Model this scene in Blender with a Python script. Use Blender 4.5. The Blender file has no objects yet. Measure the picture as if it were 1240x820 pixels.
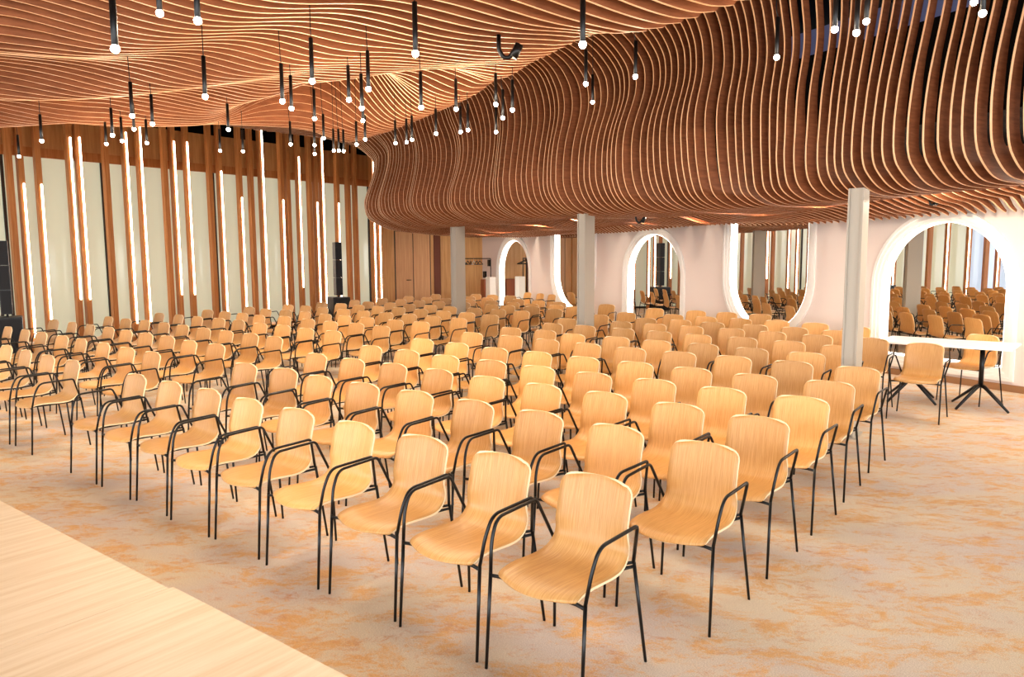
import bpy, bmesh, math, random
from mathutils import Vector, Matrix
random.seed(7)
SC = bpy.context.scene
COL = SC.collection
PI = math.pi

# ------------------------------------------------------------------ materials
def srgb(r, g, b):
    f = lambda u: (u/255/12.92) if u/255 <= .04045 else ((u/255+.055)/1.055)**2.4
    return (f(r), f(g), f(b), 1)

def mat(name, col, rough=.5, metal=0.0, emit=None, es=0.0, spec=.5):
    m = bpy.data.materials.new(name); m.use_nodes = True
    b = m.node_tree.nodes['Principled BSDF']
    b.inputs['Base Color'].default_value = col
    b.inputs['Roughness'].default_value = rough
    b.inputs['Metallic'].default_value = metal
    b.inputs['Specular IOR Level'].default_value = spec
    if emit:
        b.inputs['Emission Color'].default_value = emit
        b.inputs['Emission Strength'].default_value = es
    return m

def wood(name, c0, c1, scale=(1, 1, 1), rough=.45, bands=6.0, coat=0.0, rnd=0.0, mid=None, spec=.35):
    """streaky grain: noise stretched along one object axis"""
    m = mat(name, c0, rough, spec=spec); nt = m.node_tree; N = nt.nodes; Lk = nt.links
    b = N['Principled BSDF']
    tc = N.new('ShaderNodeTexCoord'); mp = N.new('ShaderNodeMapping')
    mp.inputs['Scale'].default_value = scale
    Lk.new(tc.outputs['Object'], mp.inputs['Vector'])
    vec = mp.outputs['Vector']
    if rnd:
        oi = N.new('ShaderNodeObjectInfo'); va = N.new('ShaderNodeVectorMath'); va.operation = 'ADD'
        mu = N.new('ShaderNodeMath'); mu.operation = 'MULTIPLY'; mu.inputs[1].default_value = 37.0
        Lk.new(oi.outputs['Random'], mu.inputs[0]); Lk.new(vec, va.inputs[0]); Lk.new(mu.outputs[0], va.inputs[1])
        vec = va.outputs[0]
    no = N.new('ShaderNodeTexNoise'); no.inputs['Scale'].default_value = bands
    no.inputs['Detail'].default_value = 5; no.inputs['Roughness'].default_value = .6
    Lk.new(vec, no.inputs['Vector'])
    cr = N.new('ShaderNodeValToRGB')
    cr.color_ramp.elements[0].position = .32; cr.color_ramp.elements[0].color = c1
    cr.color_ramp.elements[1].position = .66; cr.color_ramp.elements[1].color = c0
    if mid:
        e = cr.color_ramp.elements.new(.5); e.color = mid
    Lk.new(no.outputs['Fac'], cr.inputs['Fac'])
    out = cr.outputs['Color']
    if rnd:
        hs = N.new('ShaderNodeHueSaturation'); mr = N.new('ShaderNodeMapRange')
        mr.inputs['To Min'].default_value = 1-rnd; mr.inputs['To Max'].default_value = 1+rnd*.6
        Lk.new(oi.outputs['Random'], mr.inputs['Value']); Lk.new(mr.outputs[0], hs.inputs['Value'])
        Lk.new(out, hs.inputs['Color']); out = hs.outputs['Color']
    Lk.new(out, b.inputs['Base Color'])
    bp = N.new('ShaderNodeBump'); bp.inputs['Strength'].default_value = .08
    Lk.new(no.outputs['Fac'], bp.inputs['Height']); Lk.new(bp.outputs[0], b.inputs['Normal'])
    return m

M = {}
M['oak'] = wood('oak_veneer', srgb(226, 174, 108), srgb(200, 142, 76), (110, 3, 3), .38, 2.2, rnd=.24, spec=.5)
M['oak_edge'] = mat('oak_ply_edge', srgb(240, 214, 172), .6)
M['black'] = mat('black_powder_coat', srgb(7, 7, 8), .35, spec=.35)
M['rubber'] = mat('black_rubber', srgb(8, 8, 8), .8)
M['slat'] = wood('slat_veneer', srgb(152, 92, 58), srgb(124, 72, 44), (2, 2, 12), .6, 3.0, rnd=.10, spec=.2)
M['slat_edge'] = mat('slat_edge_band', srgb(246, 200, 156), .5)
M['post'] = wood('post_veneer', srgb(212, 142, 82), srgb(186, 112, 56), (18, 18, .8), .4, 2.0, rnd=.08)
M['wallwood'] = wood('wall_oak_panel', srgb(226, 178, 118), srgb(204, 150, 92), (16, 16, .7), .42, 1.8)
M['doorwood'] = wood('door_oak', srgb(222, 174, 126), srgb(204, 150, 104), (20, 20, .7), .42, 1.8, rnd=.02)
M['panelwood'] = wood('header_oak', srgb(220, 164, 104), srgb(198, 138, 80), (12, 12, .8), .45, 1.5)
M['white'] = mat('white_plaster', srgb(224, 210, 202), .7, spec=.25)
M['frame'] = mat('white_lacquer', srgb(240, 236, 230), .45)
M['column'] = mat('grey_steel_paint', srgb(172, 164, 150), .55)
M['mirror'] = mat('mirror_silver', (.86, .85, .82, 1), 0.0, 1.0)
M['led'] = mat('led_warm_white', (1, 1, 1, 1), .5, emit=(1.0, .86, .70, 1), es=14.0)
M['led_arch'] = mat('led_arch_white', (1, 1, 1, 1), .5, emit=(1.0, .93, .84, 1), es=6.0)
M['bulb'] = mat('frosted_bulb_lit', (1, 1, 1, 1), .5, emit=(1.0, .9, .78, 1), es=40.0)
M['lens'] = mat('downlight_lens_lit', (1, 1, 1, 1), .5, emit=(1.0, .88, .72, 1), es=25.0)
M['glass'] = mat('pale_green_glass', srgb(222, 226, 196), .12, spec=.5, emit=srgb(226, 230, 204), es=.38)
M['sky_glass'] = mat('daylit_glass', srgb(200, 214, 232), .1, emit=srgb(190, 214, 240), es=.75)
M['clerestory'] = mat('dusk_glass', srgb(96, 100, 130), .2, emit=srgb(112, 112, 148), es=.30)
M['mullion'] = mat('dark_mullion', srgb(60, 52, 44), .5)
M['void'] = mat('void_black', srgb(12, 9, 8), .9, spec=.1)  # its black also stands in for the dark void behind the slats
M['niche'] = mat('dark_niche_wood', srgb(110, 52, 26), .5)
M['skirting'] = mat('brown_skirting', srgb(150, 108, 72), .5)
M['stage'] = wood('pale_stage_oak', srgb(232, 214, 188), srgb(218, 194, 160), (22, 1.2, 14), .4, 1.3, spec=.4)
M['stage_side'] = mat('stage_edge', srgb(206, 176, 134), .5)
M['tabletop'] = mat('white_laminate', srgb(250, 246, 240), .35)
M['speaker'] = mat('speaker_cabinet_black', srgb(10, 10, 11), .45)
M['grille'] = mat('speaker_grille', srgb(22, 22, 24), .7)
M['cabinet_white'] = mat('white_cabinet', srgb(236, 232, 224), .5)
M['copper'] = mat('copper_box', srgb(150, 80, 46), .5)
M['hanger'] = mat('black_hanger_plastic', srgb(16, 15, 15), .5)
M['hanger_white'] = mat('pale_hanger', srgb(220, 214, 200), .5)

def carpet():
    m = mat('carpet', srgb(200, 180, 155), .95, spec=.1); nt = m.node_tree; N = nt.nodes; Lk = nt.links
    b = N['Principled BSDF']; tc = N.new('ShaderNodeTexCoord'); mp = N.new('ShaderNodeMapping')
    mp.inputs['Rotation'].default_value = (0, 0, -math.radians(130)); mp.inputs['Scale'].default_value = (1.0, 1.7, 1)
    Lk.new(tc.outputs['Object'], mp.inputs['Vector'])
    def noise(sc, det, ro, dist=0.0):
        n = N.new('ShaderNodeTexNoise'); n.inputs['Scale'].default_value = sc; n.inputs['Detail'].default_value = det
        n.inputs['Roughness'].default_value = ro; n.inputs['Distortion'].default_value = dist
        Lk.new(mp.outputs[0], n.inputs['Vector']); return n
    def ramp(src, p0, p1):
        r = N.new('ShaderNodeValToRGB'); r.color_ramp.elements[0].position = p0; r.color_ramp.elements[1].position = p1
        Lk.new(src, r.inputs['Fac']); return r
    def mix(fac, a, bcol, col=None):
        x = N.new('ShaderNodeMix'); x.data_type = 'RGBA'; Lk.new(fac, x.inputs[0])
        if isinstance(a, tuple): x.inputs[6].default_value = a
        else: Lk.new(a, x.inputs[6])
        x.inputs[7].default_value = bcol; return x.outputs[2]
    n1 = noise(.9, 3, .5); r1 = ramp(n1.outputs['Fac'], .40, .62)
    c = mix(r1.outputs[0], srgb(220, 206, 184), srgb(212, 200, 192))
    n2 = noise(2.9, 12, .82, .3); r2 = ramp(n2.outputs['Fac'], .485, .585)
    c = mix(r2.outputs[0], c, srgb(224, 178, 126))
    n3 = noise(4.1, 12, .82, .4); r3 = ramp(n3.outputs['Fac'], .53, .66)
    c = mix(r3.outputs[0], c, srgb(208, 156, 120))
    n4 = noise(170, 2, .6); r4 = ramp(n4.outputs['Fac'], .32, .68)
    x = N.new('ShaderNodeMix'); x.data_type = 'RGBA'; x.blend_type = 'MULTIPLY'; x.inputs[0].default_value = .6
    Lk.new(c, x.inputs[6]); Lk.new(r4.outputs[0], x.inputs[7])
    r4.color_ramp.elements[0].color = (.45, .45, .45, 1); r4.color_ramp.elements[1].color = (1.15, 1.15, 1.15, 1)
    Lk.new(x.outputs[2], b.inputs['Base Color'])
    bp = N.new('ShaderNodeBump'); bp.inputs['Strength'].default_value = .3; bp.inputs['Distance'].default_value = .004
    Lk.new(n4.outputs['Fac'], bp.inputs['Height']); Lk.new(bp.outputs[0], b.inputs['Normal'])
    return m
M['carpet'] = carpet()

# ------------------------------------------------------------------ helpers
def link(name, me, m=None, parent=None, loc=None, rotz=0.0):
    o = bpy.data.objects.new(name, me)
    if m is not None and me is not None and not me.materials:
        for k in (m if isinstance(m, (list, tuple)) else [m]): me.materials.append(k)
    COL.objects.link(o)
    if parent is not None: o.parent = parent
    if loc is not None: o.location = loc
    if rotz: o.rotation_euler = (0, 0, rotz)
    return o

def to_mesh(name, bm, smooth=False):
    bmesh.ops.recalc_face_normals(bm, faces=bm.faces)
    if smooth:
        for f in bm.faces: f.smooth = True
    me = bpy.data.meshes.new(name); bm.to_mesh(me); bm.free(); return me

def obj(name, bm, m, parent=None, loc=None, rotz=0.0, smooth=False):
    return link(name, to_mesh(name, bm, smooth), m, parent, loc, rotz)

def tag(o, label=None, cat=None, group=None, kind=None):
    if label: o['label'] = label
    if cat: o['category'] = cat
    if group: o['group'] = group
    if kind: o['kind'] = kind
    return o

def empty(name, loc=(0, 0, 0), rotz=0.0):
    o = bpy.data.objects.new(name, None); COL.objects.link(o)
    o.location = loc; o.rotation_euler = (0, 0, rotz); o.empty_display_size = .1
    return o

def box(bm, x0, x1, y0, y1, z0, z1, mi=0, bev=0.0, mtx=None):
    b2 = bmesh.new()
    vs = [b2.verts.new(p) for p in [(x0, y0, z0), (x1, y0, z0), (x1, y1, z0), (x0, y1, z0), (x0, y0, z1), (x1, y0, z1), (x1, y1, z1), (x0, y1, z1)]]
    for q in [(0, 3, 2, 1), (4, 5, 6, 7), (0, 1, 5, 4), (1, 2, 6, 5), (2, 3, 7, 6), (3, 0, 4, 7)]:
        b2.faces.new([vs[i] for i in q])
    if bev: bmesh.ops.bevel(b2, geom=b2.edges[:], offset=bev, segments=2, affect='EDGES')
    if mtx: bmesh.ops.transform(b2, matrix=mtx, verts=b2.verts)
    for f in b2.faces: f.material_index = mi
    me = bpy.data.meshes.new('t'); b2.to_mesh(me); b2.free(); bm.from_mesh(me); bpy.data.meshes.remove(me)

def smooth_path(pts, it=2):
    pts = [Vector(p) for p in pts]
    for _ in range(it):
        q = [pts[0]]
        for a, b in zip(pts[:-1], pts[1:]):
            q.append(a*.75+b*.25); q.append(a*.25+b*.75)
        q.append(pts[-1]); pts = q
    return pts

def rounded(pts, r, n=4):
    """polyline with each inner corner replaced by a small arc of about radius r"""
    P = [Vector(p) for p in pts]; out = [P[0]]
    for i in range(1, len(P)-1):
        a = (P[i-1]-P[i]); b = (P[i+1]-P[i]); d = min(r, a.length*.45, b.length*.45)
        A = P[i]+a.normalized()*d; B = P[i]+b.normalized()*d
        for k in range(n+1):
            t = k/n; out.append(A*(1-t)**2+P[i]*2*t*(1-t)+B*t*t)
    out.append(P[-1]); return out

def tube(bm, pts, r, seg=8, cap=True, mi=0):
    P = [Vector(p) for p in pts]; rings = []; prev = None
    for i, p in enumerate(P):
        d = (P[min(i+1, len(P)-1)]-P[max(i-1, 0)]).normalized()
        if prev is None:
            a = d.orthogonal().normalized()
        else:
            a = (prev-d*prev.dot(d)).normalized()
        prev = a; b = d.cross(a)
        rr = r[i] if isinstance(r, (list, tuple)) else r
        rings.append([bm.verts.new(p+(a*math.cos(2*PI*k/seg)+b*math.sin(2*PI*k/seg))*rr) for k in range(seg)])
    for A, B in zip(rings[:-1], rings[1:]):
        for k in range(seg):
            f = bm.faces.new((A[k], A[(k+1) % seg], B[(k+1) % seg], B[k])); f.smooth = True; f.material_index = mi
    if cap:
        bm.faces.new(rings[0][::-1]).material_index = mi; bm.faces.new(rings[-1]).material_index = mi

def lathe(bm, prof, seg=16, c=(0, 0)):
    rings = []
    for r, z in prof:
        if r < 1e-5: rings.append([bm.verts.new((c[0], c[1], z))])
        else: rings.append([bm.verts.new((c[0]+r*math.cos(2*PI*k/seg), c[1]+r*math.sin(2*PI*k/seg), z)) for k in range(seg)])
    for A, B in zip(rings[:-1], rings[1:]):
        for k in range(seg):
            if len(A) == 1 and len(B) == 1: continue
            if len(A) == 1: f = bm.faces.new((A[0], B[(k+1) % seg], B[k]))
            elif len(B) == 1: f = bm.faces.new((A[k], A[(k+1) % seg], B[0]))
            else: f = bm.faces.new((A[k], A[(k+1) % seg], B[(k+1) % seg], B[k]))
            f.smooth = True

# ------------------------------------------------------------------ room axes (metres; the camera stands over the origin, looking along +Y)
AN = math.radians(27.8)
NX, NY = math.cos(AN), math.sin(AN)          # c : towards the mirror wall
TX, TY = -NY, NX                             # s : along the mirror wall, into the room
def CS(c, s, z=0.0): return Vector((c*NX+s*TX, c*NY+s*TY, z))
CSR = AN                                      # rotation that turns local X into c and local Y into s
AL = math.radians(52.0)
AX, AY = math.cos(AL), math.sin(AL)          # a : along the window wall
def AW(a, n, z=0.0): return Vector((a*AX-n*AY, a*AY+n*AX, z))   # n : towards the window wall
def interp(x, tab):
    if x <= tab[0][0]: return tab[0][1]
    for (a, u), (b, v) in zip(tab[:-1], tab[1:]):
        if x <= b:
            t = (x-a)/(b-a); return u+(v-u)*t
    return tab[-1][1]
def sinterp(x, tab):
    """monotone-ish cubic (Catmull-Rom) through a table"""
    if x <= tab[0][0]: return tab[0][1]
    if x >= tab[-1][0]: return tab[-1][1]
    for i in range(len(tab)-1):
        if x <= tab[i+1][0]:
            x0, y0 = tab[i]; x1, y1 = tab[i+1]; h = x1-x0; t = (x-x0)/h
            m0 = (y1-tab[i-1][1])/(x1-tab[i-1][0])*h if i > 0 else (y1-y0)
            m1 = (tab[i+2][1]-y0)/(tab[i+2][0]-x0)*h if i+2 < len(tab) else (y1-y0)
            return (2*t**3-3*t*t+1)*y0+(t**3-2*t*t+t)*m0+(-2*t**3+3*t*t)*y1+(t**3-t*t)*m1
def sm(t): t = max(0, min(1, t)); return t*t*(3-2*t)
F = 910.07; PITCH = .11034; ROLL = .00593; HC = 1.790
cp, sp, cr, sr = math.cos(PITCH), math.sin(PITCH), math.cos(ROLL), math.sin(ROLL)
_R = Vector((1, 0, 0)); _D = Vector((0, -sp, -cp)); FW = Vector((0, cp, -sp))
RV = _R*cr+_D*sr; DV = -_R*sr+_D*cr
EYE = Vector((0, 0, HC))
def ray(x, y): return RV*((x-620)/F)+DV*((y-410)/F)+FW
def at_z(x, y, z): d = ray(x, y); return EYE+d*((z-HC)/d.z)
def at_Y(x, y, Y): d = ray(x, y); return EYE+d*(Y/d.y)
def at_n(x, y, n): d = ray(x, y); k = -d.x*AY+d.y*AX; return EYE+d*(n/k)
def at_c(x, y, c): d = ray(x, y); k = d.x*NX+d.y*NY; return EYE+d*(c/k)
def AofP(p): return p.x*AX+p.y*AY
def SofP(p): return p.x*TX+p.y*TY
def CofP(p): return p.x*NX+p.y*NY

# ------------------------------------------------------------------ camera
cam = bpy.data.cameras.new('camera'); cam.sensor_width = 36.0; cam.lens = F*36/1240; cam.clip_end = 200; cam.clip_start = .05
co = bpy.data.objects.new('camera', cam); COL.objects.link(co)
co.matrix_world = Matrix(((RV.x, -DV.x, -FW.x, 0), (RV.y, -DV.y, -FW.y, 0), (RV.z, -DV.z, -FW.z, HC), (0, 0, 0, 1)))
SC.camera = co

# ================================================================== SETTING
C_W = 10.15        # mirror wall (c)
N_W = 16.5         # window wall (n)
S_B = 21.2        # timber back wall (s)
SKIN = .002
def NTH(n): return '%d%s' % (n, 'th' if 10 <= n % 100 <= 20 else {1: 'st', 2: 'nd', 3: 'rd'}.get(n % 10, 'th'))
def ORD(i): return ['first', 'second', 'third', 'fourth', 'fifth', 'sixth', 'seventh', 'eighth', 'ninth', 'tenth', 'eleventh', 'twelfth', 'thirteenth', 'fourteenth', 'fifteenth', 'sixteenth', 'seventeenth', 'eighteenth', 'nineteenth', 'twentieth'][i]

bm = bmesh.new(); box(bm, -22, 18, -8, 34, -.12, 0)
tag(obj('floor', bm, M['carpet']), kind='structure')
bm = bmesh.new(); box(bm, -22, 18, -8, 34, 5.45, 5.6)
tag(obj('ceiling', bm, M['void']), kind='structure')

# mirror wall with arched openings -----------------------------------------
ARCH = [(6.48+3.165*k, k % 2 == 0) for k in range(5)]     # centre s, upright arch?
RO = 1.05; ZC = 1.33; ZB = .13; ZT = 2.8
def arch_path(o, up, closed=False):
    """outline in (s,z) about the centre, inset by o"""
    r = RO-o; P = []
    if up:
        P.append((-r, ZB+o))
        for k in range(33):
            a = PI-PI*k/32; P.append((r*math.cos(a), ZC+r*math.sin(a)))
        P.append((r, ZB+o))
    else:
        P.append((-r, ZT))
        for k in range(33):
            a = PI+PI*k/32; P.append((r*math.cos(a), ZC+r*math.sin(a)))
        P.append((r, ZT))
    return P

def wall_with_openings():
    cu = bpy.data.curves.new('w', 'CURVE'); cu.dimensions = '2D'; cu.fill_mode = 'BOTH'; cu.extrude = .03
    def spl(pts):
        s = cu.splines.new('POLY'); s.points.add(len(pts)-1); s.use_cyclic_u = True
        for q, p in zip(s.points, pts): q.co = (p[0], p[1], 0, 1)
    z1 = 3.0
    out = [(-4, 0), (S_B, 0), (S_B, z1)]
    # the inverted openings run up into the wall's top edge
    spl(out+[(-4, z1)])
    for cs, up in ARCH:
        P = arch_path(.03, up)
        spl([(cs+a, b) for a, b in P])
    o = bpy.data.objects.new('w', cu); COL.objects.link(o)
    dg = bpy.context.evaluated_depsgraph_get(); me = bpy.data.meshes.new_from_object(o.evaluated_get(dg))
    bpy.data.objects.remove(o); me.name = 'wall_right'
    bm = bmesh.new(); bm.from_mesh(me)
    for v in bm.verts: v.co = CS(C_W+.03+v.co.z, v.co.x, v.co.y)
    bmesh.ops.recalc_face_normals(bm, faces=bm.faces)
    me.materials.clear(); bm.to_mesh(me); bm.free(); return me
tag(link('wall_right', wall_with_openings(), M['white']), kind='structure')
# backing of the wall behind the niches
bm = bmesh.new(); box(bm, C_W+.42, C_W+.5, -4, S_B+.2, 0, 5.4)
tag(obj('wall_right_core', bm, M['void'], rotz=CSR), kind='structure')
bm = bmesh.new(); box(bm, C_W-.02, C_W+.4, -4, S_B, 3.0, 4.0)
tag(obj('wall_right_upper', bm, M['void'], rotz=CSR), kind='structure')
bm = bmesh.new()
for a, b in [(-4, 5.35), (7.6, 11.7), (13.9, 18.0), (20.2, S_B)]: pass
box(bm, C_W-.02, C_W, -4, S_B-.02, 0, .09)
tag(obj('baseboard_right', bm, M['skirting'], rotz=CSR), kind='structure')
# clerestory
bm = bmesh.new(); box(bm, C_W+.1, C_W+.14, -4, 10.5, 4.0, 5.4)
w1 = tag(obj('window_1', bm, M['clerestory'], rotz=CSR), kind='structure')
bm = bmesh.new()
for s in [-3+1.5*i for i in range(9)]: box(bm, C_W+.03, C_W+.1, s-.03, s+.03, 4.0, 5.4)
obj('window_frame', bm, M['mullion'], w1)

FR_PROF = [(0, .0), (.0, -.035), (.045, -.04), (.05, -.028), (.10, -.028), (.105, -.018), (.15, -.012), (.152, .0), (.152, .004), (.165, .004), (.165, .095)]
def arch_mirror(cs, up, idx, label):
    t = empty('arched_mirror', CS(C_W, cs, 0), CSR); tag(t, label, 'mirror')
    def ring_mesh(prof):
        bm = bmesh.new(); rings = []
        for o, d in prof: rings.append([bm.verts.new((d, a, b)) for a, b in arch_path(o, up)])
        n = len(rings[0])
        for A, B in zip(rings[:-1], rings[1:]):
            for k in range(n-1 if not up else n):
                f = bm.faces.new((A[k], A[(k+1) % n], B[(k+1) % n], B[k]))
        return bm
    obj('frame', ring_mesh(FR_PROF), M['frame'], t)
    bm = ring_mesh([(.1655, .008), (.173, .010), (.173, .080), (.1655, .082)])
    obj('led_strip', bm, M['led_arch'], t)
    bm = bmesh.new(); P = arch_path(.164, up)
    f = bm.faces.new([bm.verts.new((.086, a, b)) for a, b in P]); r = bmesh.ops.extrude_face_region(bm, geom=[f])
    for v in r['geom']:
        if isinstance(v, bmesh.types.BMVert): v.co.x += .012
    obj('mirror_glass', bm, M['mirror'], t)
LB = ['large white framed arched mirror nearest the camera, behind the white table',
      'upturned arch mirror with rounded bottom, right of the middle column',
      'upright arched mirror in the middle of the white wall, between the two nearer columns',
      'upturned arch mirror with glowing left edge, just left of the middle column',
      'farthest upright arched mirror, beside the coat rack']
for k, (cs, up) in enumerate(ARCH): arch_mirror(cs, up, k, LB[k])

# timber back wall -----------------------------------------------------------
c0 = 6.85
bm = bmesh.new(); box(bm, c0, C_W+.4, S_B, S_B+.12, 0, 5.4)
tag(obj('wall_back', bm, M['wallwood'], rotz=CSR), kind='structure')
def c_at(x, s=S_B): # c on the back wall under pixel column x
    d = ray(x, 309); k = d.x*TX+d.y*TY; p = EYE+d*(s/k); return CofP(p)
def door(n, xa, xb, hx, leafs):
    for i, (a, b) in enumerate(leafs):
        ca, cb = c_at(a), c_at(b)
        bm = bmesh.new(); box(bm, ca+.008, cb-.008, S_B-.022, S_B-.002, .01, 2.5, bev=.002)
        d = tag(obj('door_%d' % (n+i), bm, M['doorwood'], rotz=CSR), kind='structure')
        if i == hx:
            bm = bmesh.new(); h = cb-.09
            tube(bm, [(h, S_B-.02, 1.08), (h, S_B-.07, 1.08), (h-.14, S_B-.07, 1.08)], .012)
            obj('door_handle', bm, M['black'], d)
door(1, 478, 521, 0, [(478.5, 499.8), (500.2, 520.5)])
bm = bmesh.new(); box(bm, c_at(478)-.012, c_at(521)+.012, S_B-.0019, S_B-.0002, 0, 2.52)
tag(obj('trim_4', bm, M['mullion'], rotz=CSR), kind='structure')
bm = bmesh.new(); box(bm, c_at(525), c_at(533), S_B-.03, S_B-.001, 0, 2.8)
tag(obj('trim_1', bm, M['niche'], rotz=CSR), kind='structure')
# window wall ---------------------------------------------------------------
A0, A1 = -6.0, AofP(at_n(466, 309, N_W))
bm = bmesh.new(); box(bm, A0, A1, N_W+.1, N_W+.3, 0, 5.4)
tag(obj('wall_left', bm, M['void'], rotz=AL), kind='structure')
bm = bmesh.new(); box(bm, A0, A1+.3, N_W-.06, N_W+.1, 3.74, 3.92)
tag(obj('trim_2', bm, M['post'], rotz=AL), kind='structure')
bm = bmesh.new(); box(bm, A0, A1+.3, N_W-.02, N_W+.1, 3.92, 4.6)
tag(obj('trim_3', bm, M['panelwood'], rotz=AL), kind='structure')
# panes, split by mullions
a_px = lambda x: AofP(at_n(x, 309, N_W))
seams = [A0, -2.0, 1.5, 3.4, 5.3]+[a_px(x) for x in (10, 129, 205, 262, 309, 352, 379, 425, 447)]+[A1]
for i, (a, b) in enumerate(zip(seams[:-1], seams[1:])):
    m = M['sky_glass'] if b < 1.6 else M['glass']
    bm = bmesh.new(); box(bm, a+.02, b-.02, N_W, N_W+.03, .06, 3.74)
    w = tag(obj('window_%d' % (i+2), bm, m, rotz=AL), kind='structure')
    bm = bmesh.new(); box(bm, b-.025, b+.025, N_W-.03, N_W+.05, 0, 3.74); box(bm, a, b, N_W-.02, N_W+.05, 0, .06)
    obj('window_frame', bm, M['mullion'], w)
# wall behind the camera's left and the far left stay open daylight; short closing wall at the corner
p = AW(A1, N_W); q = CS(c0, S_B)
d = q-p; L = d.length
bm = bmesh.new(); box(bm, 0, L+.05, 0, .1, 0, 5.4)
tag(obj('wall_corner', bm, M['wallwood'], loc=p, rotz=math.atan2(d.y, d.x)), kind='structure')

# timber posts with light strips ---------------------------------------------
# x at the horizon, body width px, strip top y, strip bottom y (None = no strip), strip offset px from body centre
POSTS = [(20.5, 9, None, None, 0), (34, 8, 222, 420, 2.5), (55, 8, 223, 400, 2.5), (93, 8, 166, 363, 2.5), (104.5, 8, 166, 363, 2),
         (136.5, 10, None, None, 0), (160, 9, 160, 392, 2), (177, 9, 153, 390, 2), (206.5, 8, None, None, 0), (217, 8, 171, 357, 1.5),
         (233, 8, 172, 357, 1), (260, 8, None, None, 0), (272, 8, 207, 380, 1), (295.5, 8, 239, 380, 1), (309, 8, None, None, 0),
         (321.5, 8, 157, 380, 2), (345.5, 7, 242, 378, 0), (353, 7, None, None, 0), (366, 7, 190, 348, 0), (379, 7, None, None, 0),
         (386.5, 6, 245, 375, 0), (394, 6, 167, 375, 0), (412, 6, 246, 362, 0), (424.8, 6, None, None, 0), (433.4, 6, None, None, 0),
         (454, 5, 160, 370, 1), (461, 5, 160, 368, 0)]
NP = 16.15
plabels = {}
lit = [p for p in POSTS if p[2]]
def post(a, w, st, sb, off, label, group=None):
    t = empty('timber_post', AW(a, NP, 0), AL); tag(t, label, 'post', group)
    bm = bmesh.new(); box(bm, -w/2, w/2, -.099, .03, 0, 5.0, bev=.004)
    obj('post_body', bm, M['post'], t)
    if st is not None:
        bm = bmesh.new(); box(bm, off-.016, off+.016, -.112, -.1, sb, st, bev=.003)
        obj('light_strip', bm, M['led'], t)
il = ip = 0
for (x, wpx, yt, yb, off) in POSTS:
    P = at_n(x, 309, NP-.1); a = AofP(P); D = P.y
    # metres per pixel along the wall
    a2 = AofP(at_n(x+1, 309, NP-.1)); mp_ = a2-a
    w = .10
    if yt is None:
        ip += 1; lab = 'plain unlit timber post on the window wall, %s unlit one from the left' % ORD(ip-1)
        post(a, w, None, None, 0, lab, 'timber posts of the window wall')
    else:
        il += 1
        zt = at_n(x+(x-690)*(309-yt)/8700, yt, NP-.1).z; zb = max(.05, at_n(x, yb, NP-.1).z)
        k = ('strip running high up' if yt < 180 else 'strip starting below the header' if yt > 230 else 'strip starting near the header')
        post(a, w, min(zt, 4.9), zb, off*mp_*.6, 'timber post with glowing %s, %s lit post from left' % (k, ORD(il-1)), 'timber posts of the window wall')
random.seed(3)
for k in range(20):      # the wall carries on outside the frame and shows in the mirrors
    a = AofP(at_n(20.5, 309, NP))-.62*(k+1)+random.uniform(-.12, .12)
    post(a, .14, 4.3 if k % 3 else None, .2, .03, 'timber post on the window wall seen only in the mirrors', 'timber posts seen in the mirrors')

# columns --------------------------------------------------------------------
for (s_, px, lab) in [(0, 1037, 'nearest grey steel column, standing in the chair rows beside the white table'),
                      (1, 709.5, 'middle grey steel column rising from the chair rows'),
                      (2, 554.5, 'farthest grey steel column, in front of the timber back wall')]:
    P = EYE+ray(px, 309)*([7.30, 11.45, 15.15][s_]/ray(px, 309).y)
    t = empty('steel_column', (P.x, P.y, 0), math.radians(55)); tag(t, lab, 'column')
    bm = bmesh.new(); box(bm, -.15, .15, -.068, -.050, 0, 2.40, bev=.003); box(bm, -.15, .15, .050, .068, 0, 2.40, bev=.003)
    box(bm, -.13, .13, -.0498, .0498, 0, 2.40)
    obj('shaft', bm, M['column'], t)
    bm = bmesh.new(); box(bm, -.18, .18, -.10, .10, 0, .012, bev=.003); obj('base_plate', bm, M['column'], t)

# ================================================================== SLATTED CEILING
RID = [  # low crests: polyline in (c,s), crest height, width
    ([(.70, 8.7), (1.27, 7.13), (1.65, 6.25), (1.84, 5.53), (2.2, 4.92), (2.36, 4.5)], 3.22, .55),
    ([(2.3, 4.6), (2.55, 4.2), (2.87, 3.54), (2.9, 3.16), (2.98, 2.76), (3.0, .0)], 3.10, .8),
    ([(-5, 6.3), (-1.5, 6.1), (-.45, 6.0), (-.05, 5.9), (.45, 5.0), (.68, 4.57), (1.2, 3.5)], 3.14, .5),
    ([(-5, 8.2), (-1.5, 7.9), (-.6, 7.85), (.07, 7.3), (.71, 6.5), (1.07, 6.0), (1.5, 5.3)], 3.14, .45),
    ([(-6, 10.6), (-2.5, 10.4), (-1.11, 9.83), (-.36, 8.95), (.08, 9.1), (.6, 8.8)], 3.16, .5),
    ([(1.7, 6.9), (2.0, 6.7), (2.36, 6.38), (2.7, 6.2)], 3.42, .35),
    ([(2.8, 9.8), (2.95, 8.85), (3.01, 7.17), (2.95, 5.9), (2.82, 5.1), (2.7, 4.3)], 3.27, .42),
]
def pdist(c, s, P):
    best = 1e9
    for (a, b), (u, v) in zip(P[:-1], P[1:]):
        dx, dy = u-a, v-b; t = max(0, min(1, ((c-a)*dx+(s-b)*dy)/(dx*dx+dy*dy)))
        best = min(best, math.hypot(c-a-t*dx, s-b-t*dy))
    return best
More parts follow.
